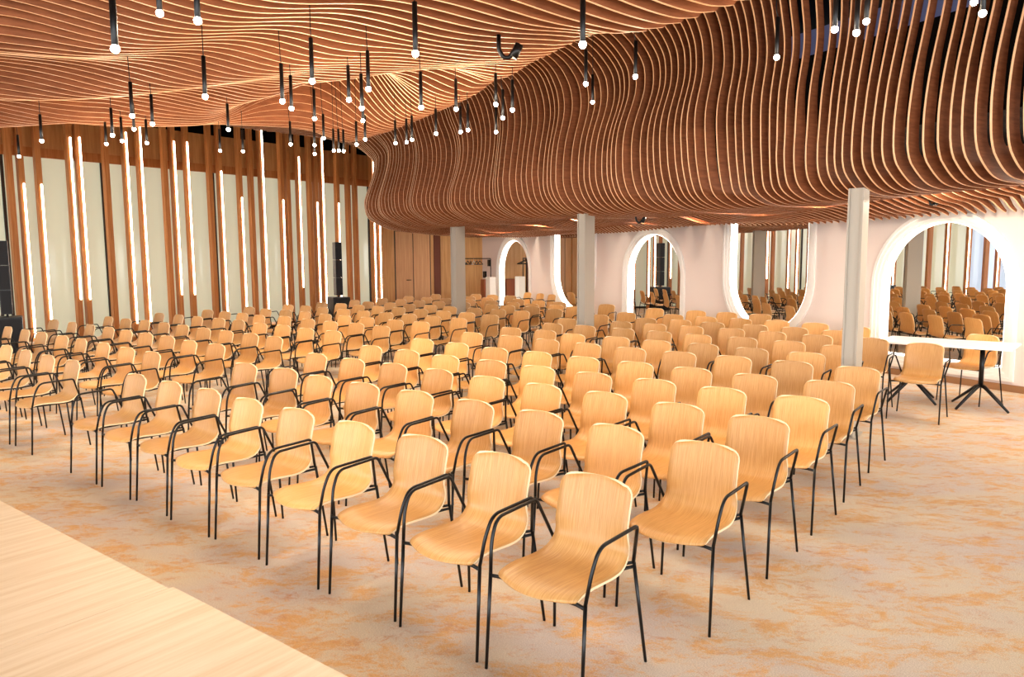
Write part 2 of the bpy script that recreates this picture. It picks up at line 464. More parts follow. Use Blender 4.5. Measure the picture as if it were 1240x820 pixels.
def chaik(P, it=2):
    for _ in range(it):
        q = [P[0]]
        for a, b in zip(P[:-1], P[1:]):
            q.append((a[0]*.75+b[0]*.25, a[1]*.75+b[1]*.25)); q.append((a[0]*.25+b[0]*.75, a[1]*.25+b[1]*.75))
        q.append(P[-1]); P = q
    return P
RID = [(chaik(P), zc, w) for P, zc, w in RID]
def hc(c, s):
    base = 3.30+.03*math.sin(c*1.3+s*.9)
    base += 1.0*sm((s-9.2)/3.0)
    base += .75*math.exp(-((c-2.0)**2/.7+(s-7.9)**2/1.0))
    keep = 1.0; zz = 0; ws = 1e-6
    for P, zc, w in RID:
        d = pdist(c, s, P)
        if d < 3*w:
            g = math.exp(-(d/w)**2); keep *= 1-g; zz += zc*g*g; ws += g*g
    return base*keep+(zz/ws if ws > 1e-5 else base)*(1-keep)
CB = [(0, 6.0), (3.2, 6.1), (5.2, 6.22), (6.3, 6.22), (7.86, 6.08), (9.3, 5.86), (11.1, 5.53), (12.8, 5.2), (14.4, 4.95), (15.4, 4.85), (16.2, 5.0), (17, 5.4), (18, 6.0), (19, 6.7), (21.2, 8.2)]
CL = [(0, 2.98), (2.76, 2.98), (3.16, 2.92), (3.54, 2.87), (4.05, 2.76), (4.5, 2.74), (5.07, 2.82), (5.9, 2.95), (7.17, 3.0), (8.85, 2.95), (9.8, 2.85), (13, 3.0), (17, 3.3)]
ZTR = [(0, 5.0), (5, 4.95), (6.5, 4.75), (8, 4.68), (12, 4.6), (14, 4.45), (16, 4.25), (20, 4.1)]
C_L, C_E = -8.0, 9.85
def cap(s, c): return .0
def slat_curve(s, cl=None):
    cb = sinterp(s, CB)+.035*math.sin(s*5.1)+.02*math.sin(s*9.7); zt = interp(s, ZTR); P = []
    full = s <= 16.6
    if full:
        lip = min(sinterp(s, CL), cb-1.25)
        c = max(C_L, (.912*s-13.3)/.41)     # the far edge of the ceiling follows the window wall
        if c > lip-.1: lip = c; P.append((c, hc(c, s)))
        while c < lip-.05:
            P.append((c, hc(c, s))); c += .11
        zl = hc(lip, s)
        P.append((lip+.001, zl)); g = max(.3, (cb-.45)-lip)
        k1 = min(.55, g*.55)
        if zt > zl+.2:
            P += [(lip+k1*.35, zl+.04), (lip+k1*.65, zl+(zt-zl)*.4), (lip+k1*.85, zl+(zt-zl)*.8), (lip+k1*1.25, zt)]
        P += [(lip+g*.75, zt), (cb-.55, zt-.0), (cb-.28, zt-.06), (cb-.06, zt-.2)]
    else:
        P += [(cb+.3, zt+.05), (cb-.02, zt)]
    am = .15-.08*sm((s-8)/3)
    w = lambda z: am*math.exp(-((z-3.95)/.42)**2)*(1-sm((5.9-s)/1.2))+.27*sm((z-3.1)/1.3)*sm((6.0-s)/1.5)+.035*math.sin(z*3.0+s*.9)+.03*math.sin(s*1.9+z)+.11*sm((s-10.8)/1.8)*math.sin((z-3.12)*3.3)
    z = zt-.42
    while z > 2.78:
        P.append((cb+w(z), z)); z -= .18
    k = .8+.4*sm((s-6)/4); zb = 2.35+.02*math.sin(s*.7)
    P += [(cb+w(2.62)+.05*k, 2.62), (cb+.17*k, 2.48), (cb+.36*k, 2.39), (cb+.6*k, zb+.005)]
    c = cb+.6*k+.25
    c = min(c, C_E-.3)
    while c < C_E-.25:
        u = sm((c-cb-.7)/1.2)
        rgt = sm((7.6-s)/3.0)
        z = zb+u*(.055*math.sin(c*2.3+s*.8+1.0)+.03*math.sin(c*4.1-s*1.3))+rgt*(.42*math.exp(-((c-8.25)/.85)**2)*u)
        P.append((c, z)); c += .16
    P += [(C_E-.12, zb-.03+.02*math.sin(s*1.3)), (C_E, zb-.07+.02*math.sin(s*1.3))]
    return P
def offset_up(P, d):
    out = []
    for i, (c, z) in enumerate(P):
        a = P[max(i-1, 0)]; b = P[min(i+1, len(P)-1)]
        tx, tz = b[0]-a[0], b[1]-a[1]; l = math.hypot(tx, tz) or 1
        dd = d if not isinstance(d, list) else d[i]
        out.append((c-tz/l*dd, z+tx/l*dd))
    return out
def smooth2(P, it=1):
    for _ in range(it):
        q = [P[0]]
        for a, b in zip(P[:-1], P[1:]):
            q.append((a[0]*.75+b[0]*.25, a[1]*.75+b[1]*.25)); q.append((a[0]*.25+b[0]*.75, a[1]*.25+b[1]*.75))
        q.append(P[-1]); P = q
    return P
def slat_mesh(s, th=.019):
    P = smooth2(slat_curve(s), 2)
    cb = sinterp(s, CB)
    dep = [max(.03, min(.14, .03+(C_E-c)*.25)) if c > 8 else .14-.05*sm((6.3-s)/.5)*sm((z-3.0)/.6)*(1 if c > cb-.6 else 0) for c, z in P]
    Q = offset_up(P, dep)
    bm = bmesh.new(); V = []
    for (a, b), (u, v) in zip(P, Q):
        V.append([bm.verts.new((a, -th/2, b)), bm.verts.new((a, th/2, b)), bm.verts.new((u, th/2, v)), bm.verts.new((u, -th/2, v))])
    for A, B in zip(V[:-1], V[1:]):
        for k in range(4):
            f = bm.faces.new((A[k], A[(k+1) % 4], B[(k+1) % 4], B[k]))
            f.material_index = 1 if k == 0 else 0
    for e in (V[0], V[-1]): bm.faces.new(e).material_index = 1
    me = to_mesh('slat', bm); me.materials.append(M['slat']); me.materials.append(M['slat_edge']); return me
SP = .122
root = empty('wave_ceiling', CS(3, 6, 2.33), CSR)
tag(root, 'undulating ceiling of parallel timber slats that dips down into a hanging curtain over the columns', 'slatted ceiling')
rest = []
n = int((21.0-.5)/SP)
for i in range(n):
    s = .5+i*SP
    me = slat_mesh(s)
    if 2.9 < s < 14.9:
        o = link('slat', me, None, root); o.location = (-3, s-6, -2.33)
    else: rest.append((me, s))
bm = bmesh.new()
for me, s in rest:
    k = len(bm.verts); bm.from_mesh(me); bm.verts.ensure_lookup_table()
    for v in bm.verts[k:]: v.co += Vector((-3, s-6, -2.33))
me = bpy.data.meshes.new('slat_rest'); bm.to_mesh(me); bm.free(); me.materials.append(M['slat']); me.materials.append(M['slat_edge'])
o = link('slat_row', me, None, root); o['kind'] = 'stuff'
# added black sheet stands in for dark void behind curtain, over low ceiling
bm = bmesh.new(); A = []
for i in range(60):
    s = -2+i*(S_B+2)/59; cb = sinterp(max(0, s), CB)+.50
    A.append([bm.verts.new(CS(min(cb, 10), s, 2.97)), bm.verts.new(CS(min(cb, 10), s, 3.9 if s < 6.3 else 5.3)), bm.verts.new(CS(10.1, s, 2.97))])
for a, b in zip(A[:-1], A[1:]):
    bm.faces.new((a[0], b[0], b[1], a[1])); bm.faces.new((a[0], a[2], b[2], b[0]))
tag(obj('ceiling_void_sheet', bm, M['void']), kind='structure')

# ================================================================== CHAIRS
def shell_bm():
    # centre-line profile (y forward, z up); the backrest top is the origin's plumb
    prof = [(.520, .418), (.505, .436), (.46, .446), (.38, .446), (.28, .440), (.20, .436), (.145, .440), (.105, .455), (.078, .480), (.062, .515), (.052, .56), (.040, .62), (.026, .68), (.012, .74), (.003, .775), (.0, .80)]
    prof = [(p.x, p.y) for p in smooth_path([(a, b, 0) for a, b in prof], 1)]
    zs = lambda z: z
    bm = bmesh.new(); rows = []; nx = 12
    L = [0]
    for a, b in zip(prof[:-1], prof[1:]): L.append(L[-1]+math.hypot(a[0]-b[0], a[1]-b[1]))
    T = L[-1]
    for i, (y, z) in enumerate(prof):
        d = L[i]; e = T-d
        hw = .210-.020*sm((.46-e)/.30)
        # rounded corners at both ends
        re = .055
        if e < re: hw -= re*(1-math.sqrt(max(0, 1-((re-e)/re)**2)))*.9
        rf = .028
        if d < rf: hw -= rf*(1-math.sqrt(max(0, 1-((rf-d)/rf)**2)))*.9
        row = []
        for k in range(nx+1):
            u = -1+2*k/nx; x = u*hw
            yy, zz = y, z
            if d < .2: yy -= .055*u*u*(1-d/.2)          # bowed front edge
            if e < .12: zz -= .016*u*u*(1-e/.12)        # bowed top edge
            seatw = sm((.34-z)/.1+1) if False else (1 if z < .47 else max(0, 1-(z-.47)/.12))
            zz += .010*seatw*u*u*sm(d/.2)               # dished seat
            if z > .5: yy += .026*u*u*sm((z-.5)/.1)      # curved backrest
            row.append(bm.verts.new((x, yy, zz)))
        rows.append(row)
    for A, B in zip(rows[:-1], rows[1:]):
        for k in range(nx): bm.faces.new((A[k], A[k+1], B[k+1], B[k]))
    bmesh.ops.recalc_face_normals(bm, faces=bm.faces)
    bm.normal_update()
    top = [v.co.copy() for v in bm.verts]; norm = [v.normal.copy() for v in bm.verts]
    up = 1 if norm[len(rows)//4*(nx+1)+nx//2].z > 0 else -1
    nf = list(bm.faces); back = [bm.verts.new(a-n*up*.011) for a, n in zip(top, norm)]
    bm.verts.ensure_lookup_table(); bm.verts.index_update()
    nv = len(top)
    for f in nf: 
        idx = [v.index for v in f.verts]; bm.faces.new([back[i] for i in reversed(idx)])
    R = len(rows); C = nx+1
    loop = [k for k in range(C)]+[r*C+C-1 for r in range(1, R)]+[(R-1)*C+k for k in range(C-2, -1, -1)]+[r*C for r in range(R-2, 0, -1)]
    for f in bm.faces: f.smooth = True
    vs = list(bm.verts)
    for a, b in zip(loop, loop[1:]+loop[:1]):
        f = bm.faces.new((vs[a], vs[b], back[b], back[a])); f.material_index = 1
    return bm
me_shell = to_mesh('seat_shell', shell_bm()); me_shell.materials.append(M['oak']); me_shell.materials.append(M['oak_edge'])
def tube_mesh(name, pts, r=.0088, seg=8, extra=None):
    bm = bmesh.new(); tube(bm, pts, r, seg)
    if extra:
        for e in extra: tube(bm, e, r*.9, seg)
    me = to_mesh(name, bm); me.materials.append(M['black']); return me
def arm_mesh(sx):
    P = rounded([(sx*.248, .462, .43), (sx*.262, .440, .56), (sx*.268, .385, .648), (sx*.271, .13, .662), (sx*.214, .05, .462)], .05, 6)
    P = [Vector(p) for p in rounded([(sx*.248, .462, .43), (sx*.262, .440, .56), (sx*.268, .395, .650), (sx*.270, .26, .655)], .05, 6)[:-1]]+[Vector(p) for p in rounded([(sx*.270, .26, .655), (sx*.271, .115, .660), (sx*.214, .05, .462)], .024, 5)]
    return tube_mesh('armrest', P, .0082, 8, [[(sx*.214, .046, .462), (sx*.185, .07, .456)]])
PARTS = [('seat_shell', me_shell)]
for sx in (-1, 1):
    PARTS.append(('armrest', arm_mesh(sx)))
    PARTS.append(('leg', tube_mesh('leg', [(sx*.252, .492, .0), (sx*.248, .462, .43)], [.0072, .0085])))
    PARTS.append(('leg', tube_mesh('leg', [(sx*.252, .0, .0), (sx*.214, .045, .462)], [.0072, .0085])))
PARTS.append(('seat_support', tube_mesh('seat_support', [(-.248, .462, .415), (-.20, .455, .418), (.20, .455, .418), (.248, .462, .415)], .0085, 8, [[(-.213, .05, .444), (-.12, .14, .416), (.12, .14, .416), (.213, .05, .444)], [(-.12, .455, .418), (-.12, .14, .418)], [(.12, .455, .418), (.12, .14, .418)]])))
def chair(x, y, rot, label, group):
    t = empty('armchair', (x, y, 0), rot); tag(t, label, 'chair', group)
    for n_, me in PARTS: link(n_, me, None, t)
    return t
ROWR = math.atan2(.6442, -.7649)
random.seed(11)
CH = """R,0,0,0.39,3.31;R,0,1,-0.03,3.68;R,0,2,-0.48,4.07;R,0,3,-0.93,4.43;R,0,4,-1.39,4.84;R,0,5,-1.82,5.19;R,0,6,-2.27,5.60;R,0,7,-2.72,5.96;R,0,8,-3.19,6.35;R,1,0,1.03,3.90;R,1,1,0.62,4.31;R,1,2,0.19,4.72;R,1,3,-0.24,5.09;R,1,4,-0.70,5.48;R,1,5,-1.13,5.82;R,1,6,-1.58,6.20;R,1,7,-2.01,6.64;R,1,8,-2.46,6.96;R,2,0,1.52,4.53;R,2,1,1.13,4.94;R,2,2,0.69,5.37;R,2,3,0.25,5.74;R,2,4,-0.18,6.11;R,2,5,-0.63,6.53;R,2,6,-1.08,6.91;R,2,7,-1.53,7.26;R,2,8,-1.99,7.66;R,3,0,2.03,5.17;R,3,1,1.58,5.54;R,3,2,1.15,5.94;R,3,3,0.71,6.29;R,3,4,0.25,6.70;R,3,5,-0.18,7.09;R,3,6,-0.65,7.47;R,3,7,-1.09,7.89;R,3,8,-1.55,8.31;R,4,0,2.49,5.81;R,4,1,2.02,6.16;R,4,2,1.60,6.54;R,4,3,1.17,6.92;R,4,4,0.73,7.28;R,4,5,0.28,7.71;R,4,6,-0.14,8.05;R,4,7,-0.61,8.54;R,4,8,-1.06,8.99;R,5,0,3.04,6.53;R,5,1,2.62,6.91;R,5,2,2.19,7.28;R,5,3,1.74,7.64;R,5,4,1.30,8.01;R,5,5,0.87,8.45;R,5,6,0.43,8.88;R,5,7,-0.00,9.30;R,5,8,-0.50,9.70;R,6,0,3.03,7.50;R,6,1,2.66,7.83;R,6,2,2.18,8.31;R,6,3,1.74,8.65;R,6,4,1.33,9.06;R,6,5,0.79,9.46;R,6,6,0.46,9.96;R,6,7,0.00,10.37;R,7,0,3.55,8.09;R,7,1,3.21,8.51;R,7,2,2.82,8.92;R,7,3,2.38,9.28;R,7,4,1.97,9.71;R,7,5,1.52,10.16;R,7,6,1.04,10.59;R,7,7,0.63,10.96;R,8,0,4.24,8.79;R,8,1,3.76,9.19;R,8,2,3.35,9.60;R,8,3,2.96,10.06;R,8,4,2.51,10.42;R,8,5,2.10,10.77;R,8,6,1.65,11.20;R,8,7,0.92,11.78;R,9,0,4.21,9.69;R,9,1,3.86,10.13;R,9,2,3.49,10.51;R,9,3,2.95,10.98;R,9,4,2.59,11.43;R,9,5,2.13,11.77;R,9,6,1.47,12.46;R,10,0,4.71,10.22;R,10,1,4.37,10.76;R,10,2,3.98,11.22;R,10,3,3.56,11.60;R,10,4,3.11,11.98;R,10,5,2.70,12.47;R,10,6,2.00,12.98;R,11,0,4.13,12.43;R,11,1,3.70,12.85;R,11,2,3.28,13.29;R,11,3,2.67,13.91;L,0,0,-4.25,7.25;L,0,1,-4.74,7.65;L,0,2,-5.24,8.08;L,0,3,-5.75,8.53;L,0,4,-6.28,8.96;L,0,5,-6.79,9.38;L,0,6,-7.28,9.78;L,0,7,-7.82,10.23;L,1,0,-3.78,7.88;L,1,1,-4.25,8.28;L,1,2,-4.76,8.75;L,1,3,-5.29,9.22;L,1,4,-5.75,9.60;L,1,5,-6.32,10.09;L,1,6,-6.77,10.45;L,1,7,-7.31,10.90;L,1,8,-7.82,11.30;L,2,0,-3.38,8.58;L,2,1,-3.84,8.95;L,2,2,-4.35,9.48;L,2,3,-4.80,9.86;L,2,4,-5.28,10.29;L,2,5,-5.77,10.76;L,2,6,-6.27,11.18;L,2,7,-6.80,11.63;L,2,8,-7.39,12.13;L,3,0,-2.95,9.35;L,3,1,-3.38,9.73;L,3,2,-3.85,10.14;L,3,3,-4.32,10.54;L,3,4,-4.84,11.06;L,3,5,-5.30,11.46;L,3,6,-5.81,11.91;L,3,7,-6.25,12.22;L,3,8,-6.81,12.71;L,4,0,-2.38,10.03;L,4,1,-2.85,10.43;L,4,2,-3.32,10.92;L,4,3,-3.76,11.27;L,4,4,-4.30,11.85;L,4,5,-4.76,12.23;L,4,6,-5.26,12.60;L,4,7,-5.76,13.02;L,4,8,-6.30,13.46;L,5,0,-1.85,10.72;L,5,1,-2.30,11.18;L,5,2,-2.75,11.50;L,5,3,-3.24,11.99;L,5,4,-3.78,12.54;L,5,5,-4.19,12.73;L,5,6,-4.77,13.34;L,5,7,-5.23,13.74;L,5,8,-5.74,14.22;L,6,0,-1.36,11.35;L,6,1,-1.81,11.74;L,6,2,-2.35,12.25;L,6,3,-2.74,12.57;L,6,4,-3.22,13.03;L,6,5,-3.73,13.62;L,6,6,-4.21,14.05;L,6,7,-4.70,14.40;L,6,8,-5.21,14.95;L,7,0,-0.83,11.98;L,7,1,-1.29,12.44;L,7,2,-1.74,12.87;L,7,3,-2.21,13.28;L,7,4,-2.69,13.72;L,7,5,-3.17,14.23;L,7,6,-3.69,14.73;L,7,7,-4.16,15.23;L,7,8,-4.62,15.58;L,8,0,-0.35,12.63;L,8,1,-0.77,13.16;L,8,2,-1.22,13.58;L,8,3,-1.69,14.08;L,8,4,-2.18,14.60;L,8,5,-2.65,15.00;L,8,6,-3.12,15.39;L,8,7,-3.60,15.92;L,8,8,-4.10,16.30;L,9,0,0.19,13.50;L,9,1,-0.24,13.92;L,9,2,-0.70,14.31;L,9,3,-1.20,14.75;L,9,4,-1.63,15.21;L,9,5,-2.09,15.54;L,9,6,-2.59,16.13;L,9,7,-3.13,16.47;L,9,8,-3.56,17.13;L,10,0,0.80,13.87;L,10,1,0.41,14.61;L,10,2,-0.03,14.91;L,10,3,-0.50,15.39;L,10,4,-1.00,15.98;L,10,5,-1.57,16.38;L,10,6,-2.06,16.89;L,10,7,-2.53,17.32;L,10,8,-3.04,17.77;L,11,0,1.22,14.54;L,11,1,0.90,15.05;L,11,2,0.47,15.35;L,11,3,0.04,15.94;L,11,4,-0.43,16.54;L,11,5,-0.94,17.04;L,11,6,-1.53,17.62;L,11,7,-2.03,18.09;L,11,8,-2.53,18.58;L,12,0,1.93,15.14;L,12,1,1.02,15.96;L,12,2,0.61,16.62;L,12,3,0.16,17.14;L,12,4,-0.56,17.83;L,12,5,-1.00,18.31;L,12,6,-1.95,19.51;L,13,0,-0.02,18.57;L,13,1,-0.47,19.02;L,13,2,-0.90,19.39"""
COLS = []
for px, Y in ((1037, 7.30), (709.5, 11.45), (554.5, 15.15)):
    d = ray(px, 309); COLS.append((d.x*Y/d.y, Y))
UX, UY = -.7649, .6442
BLK = {'R': ('right-hand', 'counted from the right-hand aisle'), 'L': ('left-hand', 'counted from the middle aisle')}
last = None
for q in CH.split(';'):
    b, r, i, x, y = q.split(','); r = int(r); i = int(i); x = float(x); y = float(y)
    if last and last[0] == (b, r):                 # arms just clear of the neighbour
        du = (x-last[1])*UX+(y-last[2])*UY
        if du < .576: x += UX*(.576-du); y += UY*(.576-du)
    for cx, cy in COLS:
        du = (cx-x)*UX+(cy-y)*UY; dv = -(cx-x)*.6442-(cy-y)*.7649
        if abs(du) < .42 and -.27 < dv < .72:
            sh = .42-abs(du) if abs(du) > .2 else 0
            if sh: x -= UX*sh*(1 if du > 0 else -1); y -= UY*sh*(1 if du > 0 else -1)
            else:
                m = dv+.27 if dv < .2 else dv-.72
                x += -.6442*m; y += -.7649*m
    last = ((b, r), x, y)
    rw = 'front row' if r == 0 else ORD(r)+' row'
    lab = 'oak armchair, %s of the %s block, %s seat from the %s aisle' % ((rw if r == 0 else rw+' back'), BLK[b][0], ORD(i), 'right' if b == 'R' else 'middle')
    chair(x, y, ROWR+math.radians(random.uniform(-2.5, 2.5)), lab, 'oak armchairs of the %s seating block' % BLK[b][0])
chair(4.57, 8.25, ROWR+.02, 'oak armchair standing in front of the white table, its back to the table', 'chairs around the white table')
chair(5.74, 9.08, ROWR-.35, 'oak armchair pulled in behind the white table, under its right end', 'chairs around the white table')
for px, lab in [(669.5, 'oak armchair against the white wall, nearest to the upturned arch mirror'), (655.5, 'oak armchair against the white wall between the two farthest mirrors'), (640.2, 'oak armchair against the farthest arched mirror')]:
    p = at_c(px, 352, 9.80); chair(p.x, p.y, AN+PI/2, lab, 'chairs lined up along the mirror wall')

# ================================================================== TABLE
ta = math.atan2(-.87, 1.015)
t = empty('folding_table', (5.13, 8.79, 0), ta); tag(t, 'white rectangular table with two black star bases in front of the large arched mirror', 'table')
bm = bmesh.new(); box(bm, -.69, .69, -.365, .365, .718, .745, bev=.006); obj('tabletop', bm, M['tabletop'], t)
for sx in (-.36, .36):
    bm = bmesh.new(); tube(bm, [(sx, 0, .25), (sx, 0, .715)], .026, 12); box(bm, sx-.05, sx+.05, -.25, .25, .700, .7175, bev=.004)
    pd = obj('pedestal', bm, M['black'], t)
    for k in range(4):
        a = PI/4+k*PI/2+.25; e = (sx+.36*math.cos(a), .36*math.sin(a))
        bm = bmesh.new(); tube(bm, [(sx, 0, .27), (sx+.06*math.cos(a), .06*math.sin(a), .245), (e[0], e[1], .014)], [.022, .021, .014], 8)
        obj('foot', bm, M['black'], pd)

# ================================================================== STAGE
S1 = at_z(0, 605, .2); S2 = at_z(207, 711.5, .2); S3 = at_z(415, 820, .2)
ed = (S3-S1).normalized(); ang = math.atan2(ed.y, ed.x)
def stage(x0, x1, shift, lab):
    t = empty('stage_platform', (S2.x, S2.y, 0), ang); tag(t, lab, 'stage', 'platforms of the stage')
    bm = bmesh.new(); box(bm, x0, x1, -2.4, shift, .17, .2, bev=.002); obj('deck', bm, M['stage'], t)
    bm = bmesh.new(); box(bm, x0+.02, x1-.02, -2.38, shift-.02, 0, .1695); obj('skirt', bm, M['stage_side'], t)
stage(-5.5, -.0006, -.010, 'pale oak stage platform in the lower left corner, left of the joint')
stage(.0006, 4.2, .012, 'pale oak stage platform in the foreground, right of the joint and slightly proud')
# own the grain direction: boards run away from the seats
# ================================================================== SPEAKERS
def speaker(px_t, px_s, n_, ztop, lab):
    p = at_n(px_t, 330, n_); t = empty('column_loudspeaker', (p.x, p.y, 0), AL-.35); tag(t, lab, 'loudspeaker')
    off = AofP(at_n(px_s, 330, n_))-AofP(p)
    bm = bmesh.new(); box(bm, -.22, .22, -.26, .26, .02, .755, bev=.01); b_ = obj('subwoofer', bm, M['speaker'], t)
    bm = bmesh.new(); box(bm, -.19, .19, -.268, -.2605, .06, .72, bev=.002); obj('grille', bm, M['grille'], b_)
    bm = bmesh.new(); tube(bm, [(0, 0, .756), (0, 0, .80)], .02, 10); obj('pole', bm, M['speaker'], t)
    for k in range(3):
        z0 = .80+k*(ztop-.80)/3; z1 = z0+(ztop-.80)/3-.004
        bm = bmesh.new(); box(bm, -.085, .085, -.11, .11, z0, z1, bev=.006); m_ = obj('speaker_module', bm, M['speaker'], t)
        bm = bmesh.new(); box(bm, -.07, .07, -.117, -.1105, z0+.015, z1-.015, bev=.002); obj('grille', bm, M['grille'], m_)
speaker(5, 12, 15.33, 2.10, 'tall black column loudspeaker on a subwoofer at the left edge of the picture')
speaker(409, 411, 15.33, 2.15, 'black column loudspeaker on a subwoofer before the far end of the window wall')

# ================================================================== COAT RACK and things in the corner
pa = CS(9.7, 19.7); pb = CS(8.95, 20.85)
d = pb-pa; L = d.length
t = empty('coat_rack', (pa+pb)/2, math.atan2(d.y, d.x)); tag(t, 'black metal coat rack with hangers in the far corner by the timber wall', 'coat rack')
bm = bmesh.new(); tube(bm, rounded([(-L/2, 0, .03), (-L/2, 0, 1.70), (L/2, 0, 1.70), (L/2, 0, .03)], .03), .014, 8); obj('rail_frame', bm, M['black'], t)
for sx in (-1, 1):
    bm = bmesh.new(); box(bm, sx*L/2-.02, sx*L/2+.02, -.25, .25, 0, .03, bev=.004); obj('foot', bm, M['black'], t)
random.seed(5)
for k in range(9):
    x = -.32+.105*k; a = random.uniform(-.5, .5)
    w = CS(0, 0)
    bm = bmesh.new()
    tube(bm, rounded([(0, .0, 1.63), (0, 0, 1.655), (0, .022, 1.69), (0, .0, 1.718), (0, -.018, 1.70)], .01, 2), .003, 6)
    tube(bm, [(0, -.21, 1.53), (0, 0, 1.63), (0, .21, 1.53), (0, -.21, 1.53)], .013, 6)
    ca, sa = math.cos(a), math.sin(a)
    h = obj('coat_hanger', bm, M['hanger_white'] if k == 2 else M['hanger'])
    P = t.matrix_basis if False else None
    base = (pa+pb)/2; rz = math.atan2(d.y, d.x)
    h.location = (base.x+x*math.cos(rz), base.y+x*math.sin(rz), 0); h.rotation_euler = (0, 0, rz+a)
    tag(h, 'pale coat hanger among the black ones on the coat rack' if k == 2 else 'black coat hanger on the rail of the coat rack', 'coat hanger', 'black hangers on the coat rack' if k != 2 else None)
p = at_c(594.5, 350, 9.75); zt = at_c(594.5, 335.5, 9.75).z
bm = bmesh.new(); box(bm, -.10, .10, -.14, .14, 0, zt, bev=.006)
tag(obj('white_pillar_cabinet', bm, M['cabinet_white'], loc=(p.x, p.y, 0), rotz=CSR), 'slim white cabinet standing against the wall beneath the coat rack', 'cabinet')
p = at_c(588.3, 350, 9.9); zt = at_c(588.3, 338, 9.9).z; p = CS(9.86, 20.3)
bm = bmesh.new(); box(bm, -.15, .15, -.12, .12, 0, zt-.002, bev=.006)
tag(obj('wooden_box', bm, M['copper'], loc=(p.x, p.y, 0), rotz=CSR), 'brown wooden box in the far corner behind the coat rack', 'box')
for (px, py, w_, h_) in [(592, 318.5, .07, .10), (586.8, 332.5, .09, .1)]:
    p = at_c(px, py, C_W-.03)
    bm = bmesh.new(); box(bm, -.018, 0.028, -w_, w_, -h_, h_, bev=.003)
    tag(obj('wall_switch', bm, M['black'], loc=p, rotz=CSR), 'small dark %s wall switch plate in the far corner' % ('upper' if py < 325 else 'lower'), 'switch')

# ================================================================== PENDANTS
PEND = [(139.5, 59, -9), (193.5, 16, -40), (239.5, 25, -36), (248.5, 117, 73), (160, 140.3, 103.5), (162.3, 156.4, 140), (50.5, 170.7, 141.7), (23.2, 189.5, 165.6),
 (128.7, 174.5, 153.6), (136.2, 163.9, 134), (147.8, 170.7, 147.5), (184.7, 150.2, 117.8), (177.9, 173.1, 156), (266.6, 182.6, 163.9), (276.5, 157, 129), (294.3, 183.3, 167.3),
 (342, 122.6, 82), (353, 131.4, 95.6), (378, 98.3, 51.9), (381, 143.7, 112), (352, 174.8, 156.4), (381, 175.8, 160), (381, 186.4, 170), (392, 167.3, 145), (404.2, 182.3, 163),
 (410.4, 182.3, 163), (416.2, 183, 164), (503.1, 64.9, 10), (446.1, 107.9, 66.6), (422.5, 120.9, 83.6), (438.2, 131.1, 93.9), (439.6, 146.1, 120), (442.3, 169, 150), (431.8, 174.8, 160),
 (509.9, 130.1, 91.5), (552.3, 132.1, 102.4), (528, 161.8, 143), (499, 169, 150), (492.5, 172, 155), (478.9, 173.4, 156), (557.7, 159.8, 138.3), (566.6, 157.4, 136.6), (600.4, 126.3, 95.6),
 (600.7, 159.8, 138), (608.9, 142.7, 112), (620.5, 133.2, 102.4), (705.6, 53.9, -5), (709.3, 101.7, 64.9), (717.5, 123.6, 93.9), (769.4, 92.9, 54.6), (940.5, 69.3, 26.6),
 (1010.8, 35.5, -16), (1037.1, 39.6, -12), (1049.1, 25.9, -24), (1179.5, 2.7, -48), (1189.8, 16, -38)]
LT = .22
bm = bmesh.new(); lathe(bm, [(0, LT+.012), (.0125, LT+.012), (.0125, .012), (.0095, .008), (0, .008)], 12); me_tube = to_mesh('lamp_tube', bm); me_tube.materials.append(M['black'])
bm = bmesh.new(); lathe(bm, [(0, -.017)]+[(.017*math.sin(PI*k/8), -.017*math.cos(PI*k/8)) for k in range(1, 8)]+[(0, .017)], 12); me_bulb = to_mesh('bulb', bm); me_bulb.materials.append(M['bulb'])
pl = bpy.data.lights.new('pendant_light', 'POINT'); pl.energy = 6; pl.color = (1, .80, .58); pl.shadow_soft_size = .05
ps = bpy.data.lights.new('pendant_beam', 'SPOT'); ps.energy = 10; ps.color = (1, .82, .60); ps.spot_size = math.radians(150); ps.spot_blend = 1.0; ps.shadow_soft_size = .04
def ztop(P):
    return min(5.3, hc(CofP(P), SofP(P))+.12) if CofP(P) < sinterp(max(0, SofP(P)), CL) and SofP(P) < 12 else interp(max(0, SofP(P)), ZTR)+.1
posn = []
for k, (x, y, yt) in enumerate(PEND):
    L = y-yt; D = F*LT/L
    zmax = 2.95 if x < 640 else 3.12
    d0 = ray(x, y); D = min(D, (zmax-HC)/d0.z*d0.y)
    P = at_Y(x, y, D); posn.append(P)
for k, P in enumerate(posn):
    x, y, yt = PEND[k]
    t = empty('pendant_lamp', P)
    where = 'at the top edge of the picture' if y < 40 else 'before the upper ceiling' if y < 100 else 'hanging midway down the ceiling' if y < 150 else 'low against the far end of the room'
    nb = sorted(range(len(posn)), key=lambda i: PEND[i][0]).index(k)+1
    tag(t, 'slim black pendant lamp %s, %s from the left' % (where, NTH(nb)), 'pendant lamp', 'slim black pendants under the slatted ceiling')
    link('lamp_tube', me_tube, None, t); link('bulb', me_bulb, None, t)
    zt = max(ztop(P)-P.z, LT+.1)
    lean = (-.035 if k % 3 else .0)*min(1, zt-LT)
    bm = bmesh.new(); tube(bm, [(0, 0, LT+.012), (lean*.3, 0, LT+.05), (lean, 0, zt)], .003, 6); obj('cord', bm, M['black'], t)
    if k % 1 == 0:
        lo = bpy.data.objects.new('pendant_beam', ps); COL.objects.link(lo); lo.parent = t; lo.location = (0, 0, -.03)
        lo = bpy.data.objects.new('pendant_light', pl); COL.objects.link(lo); lo.parent = t; lo.location = (0, 0, -.075)

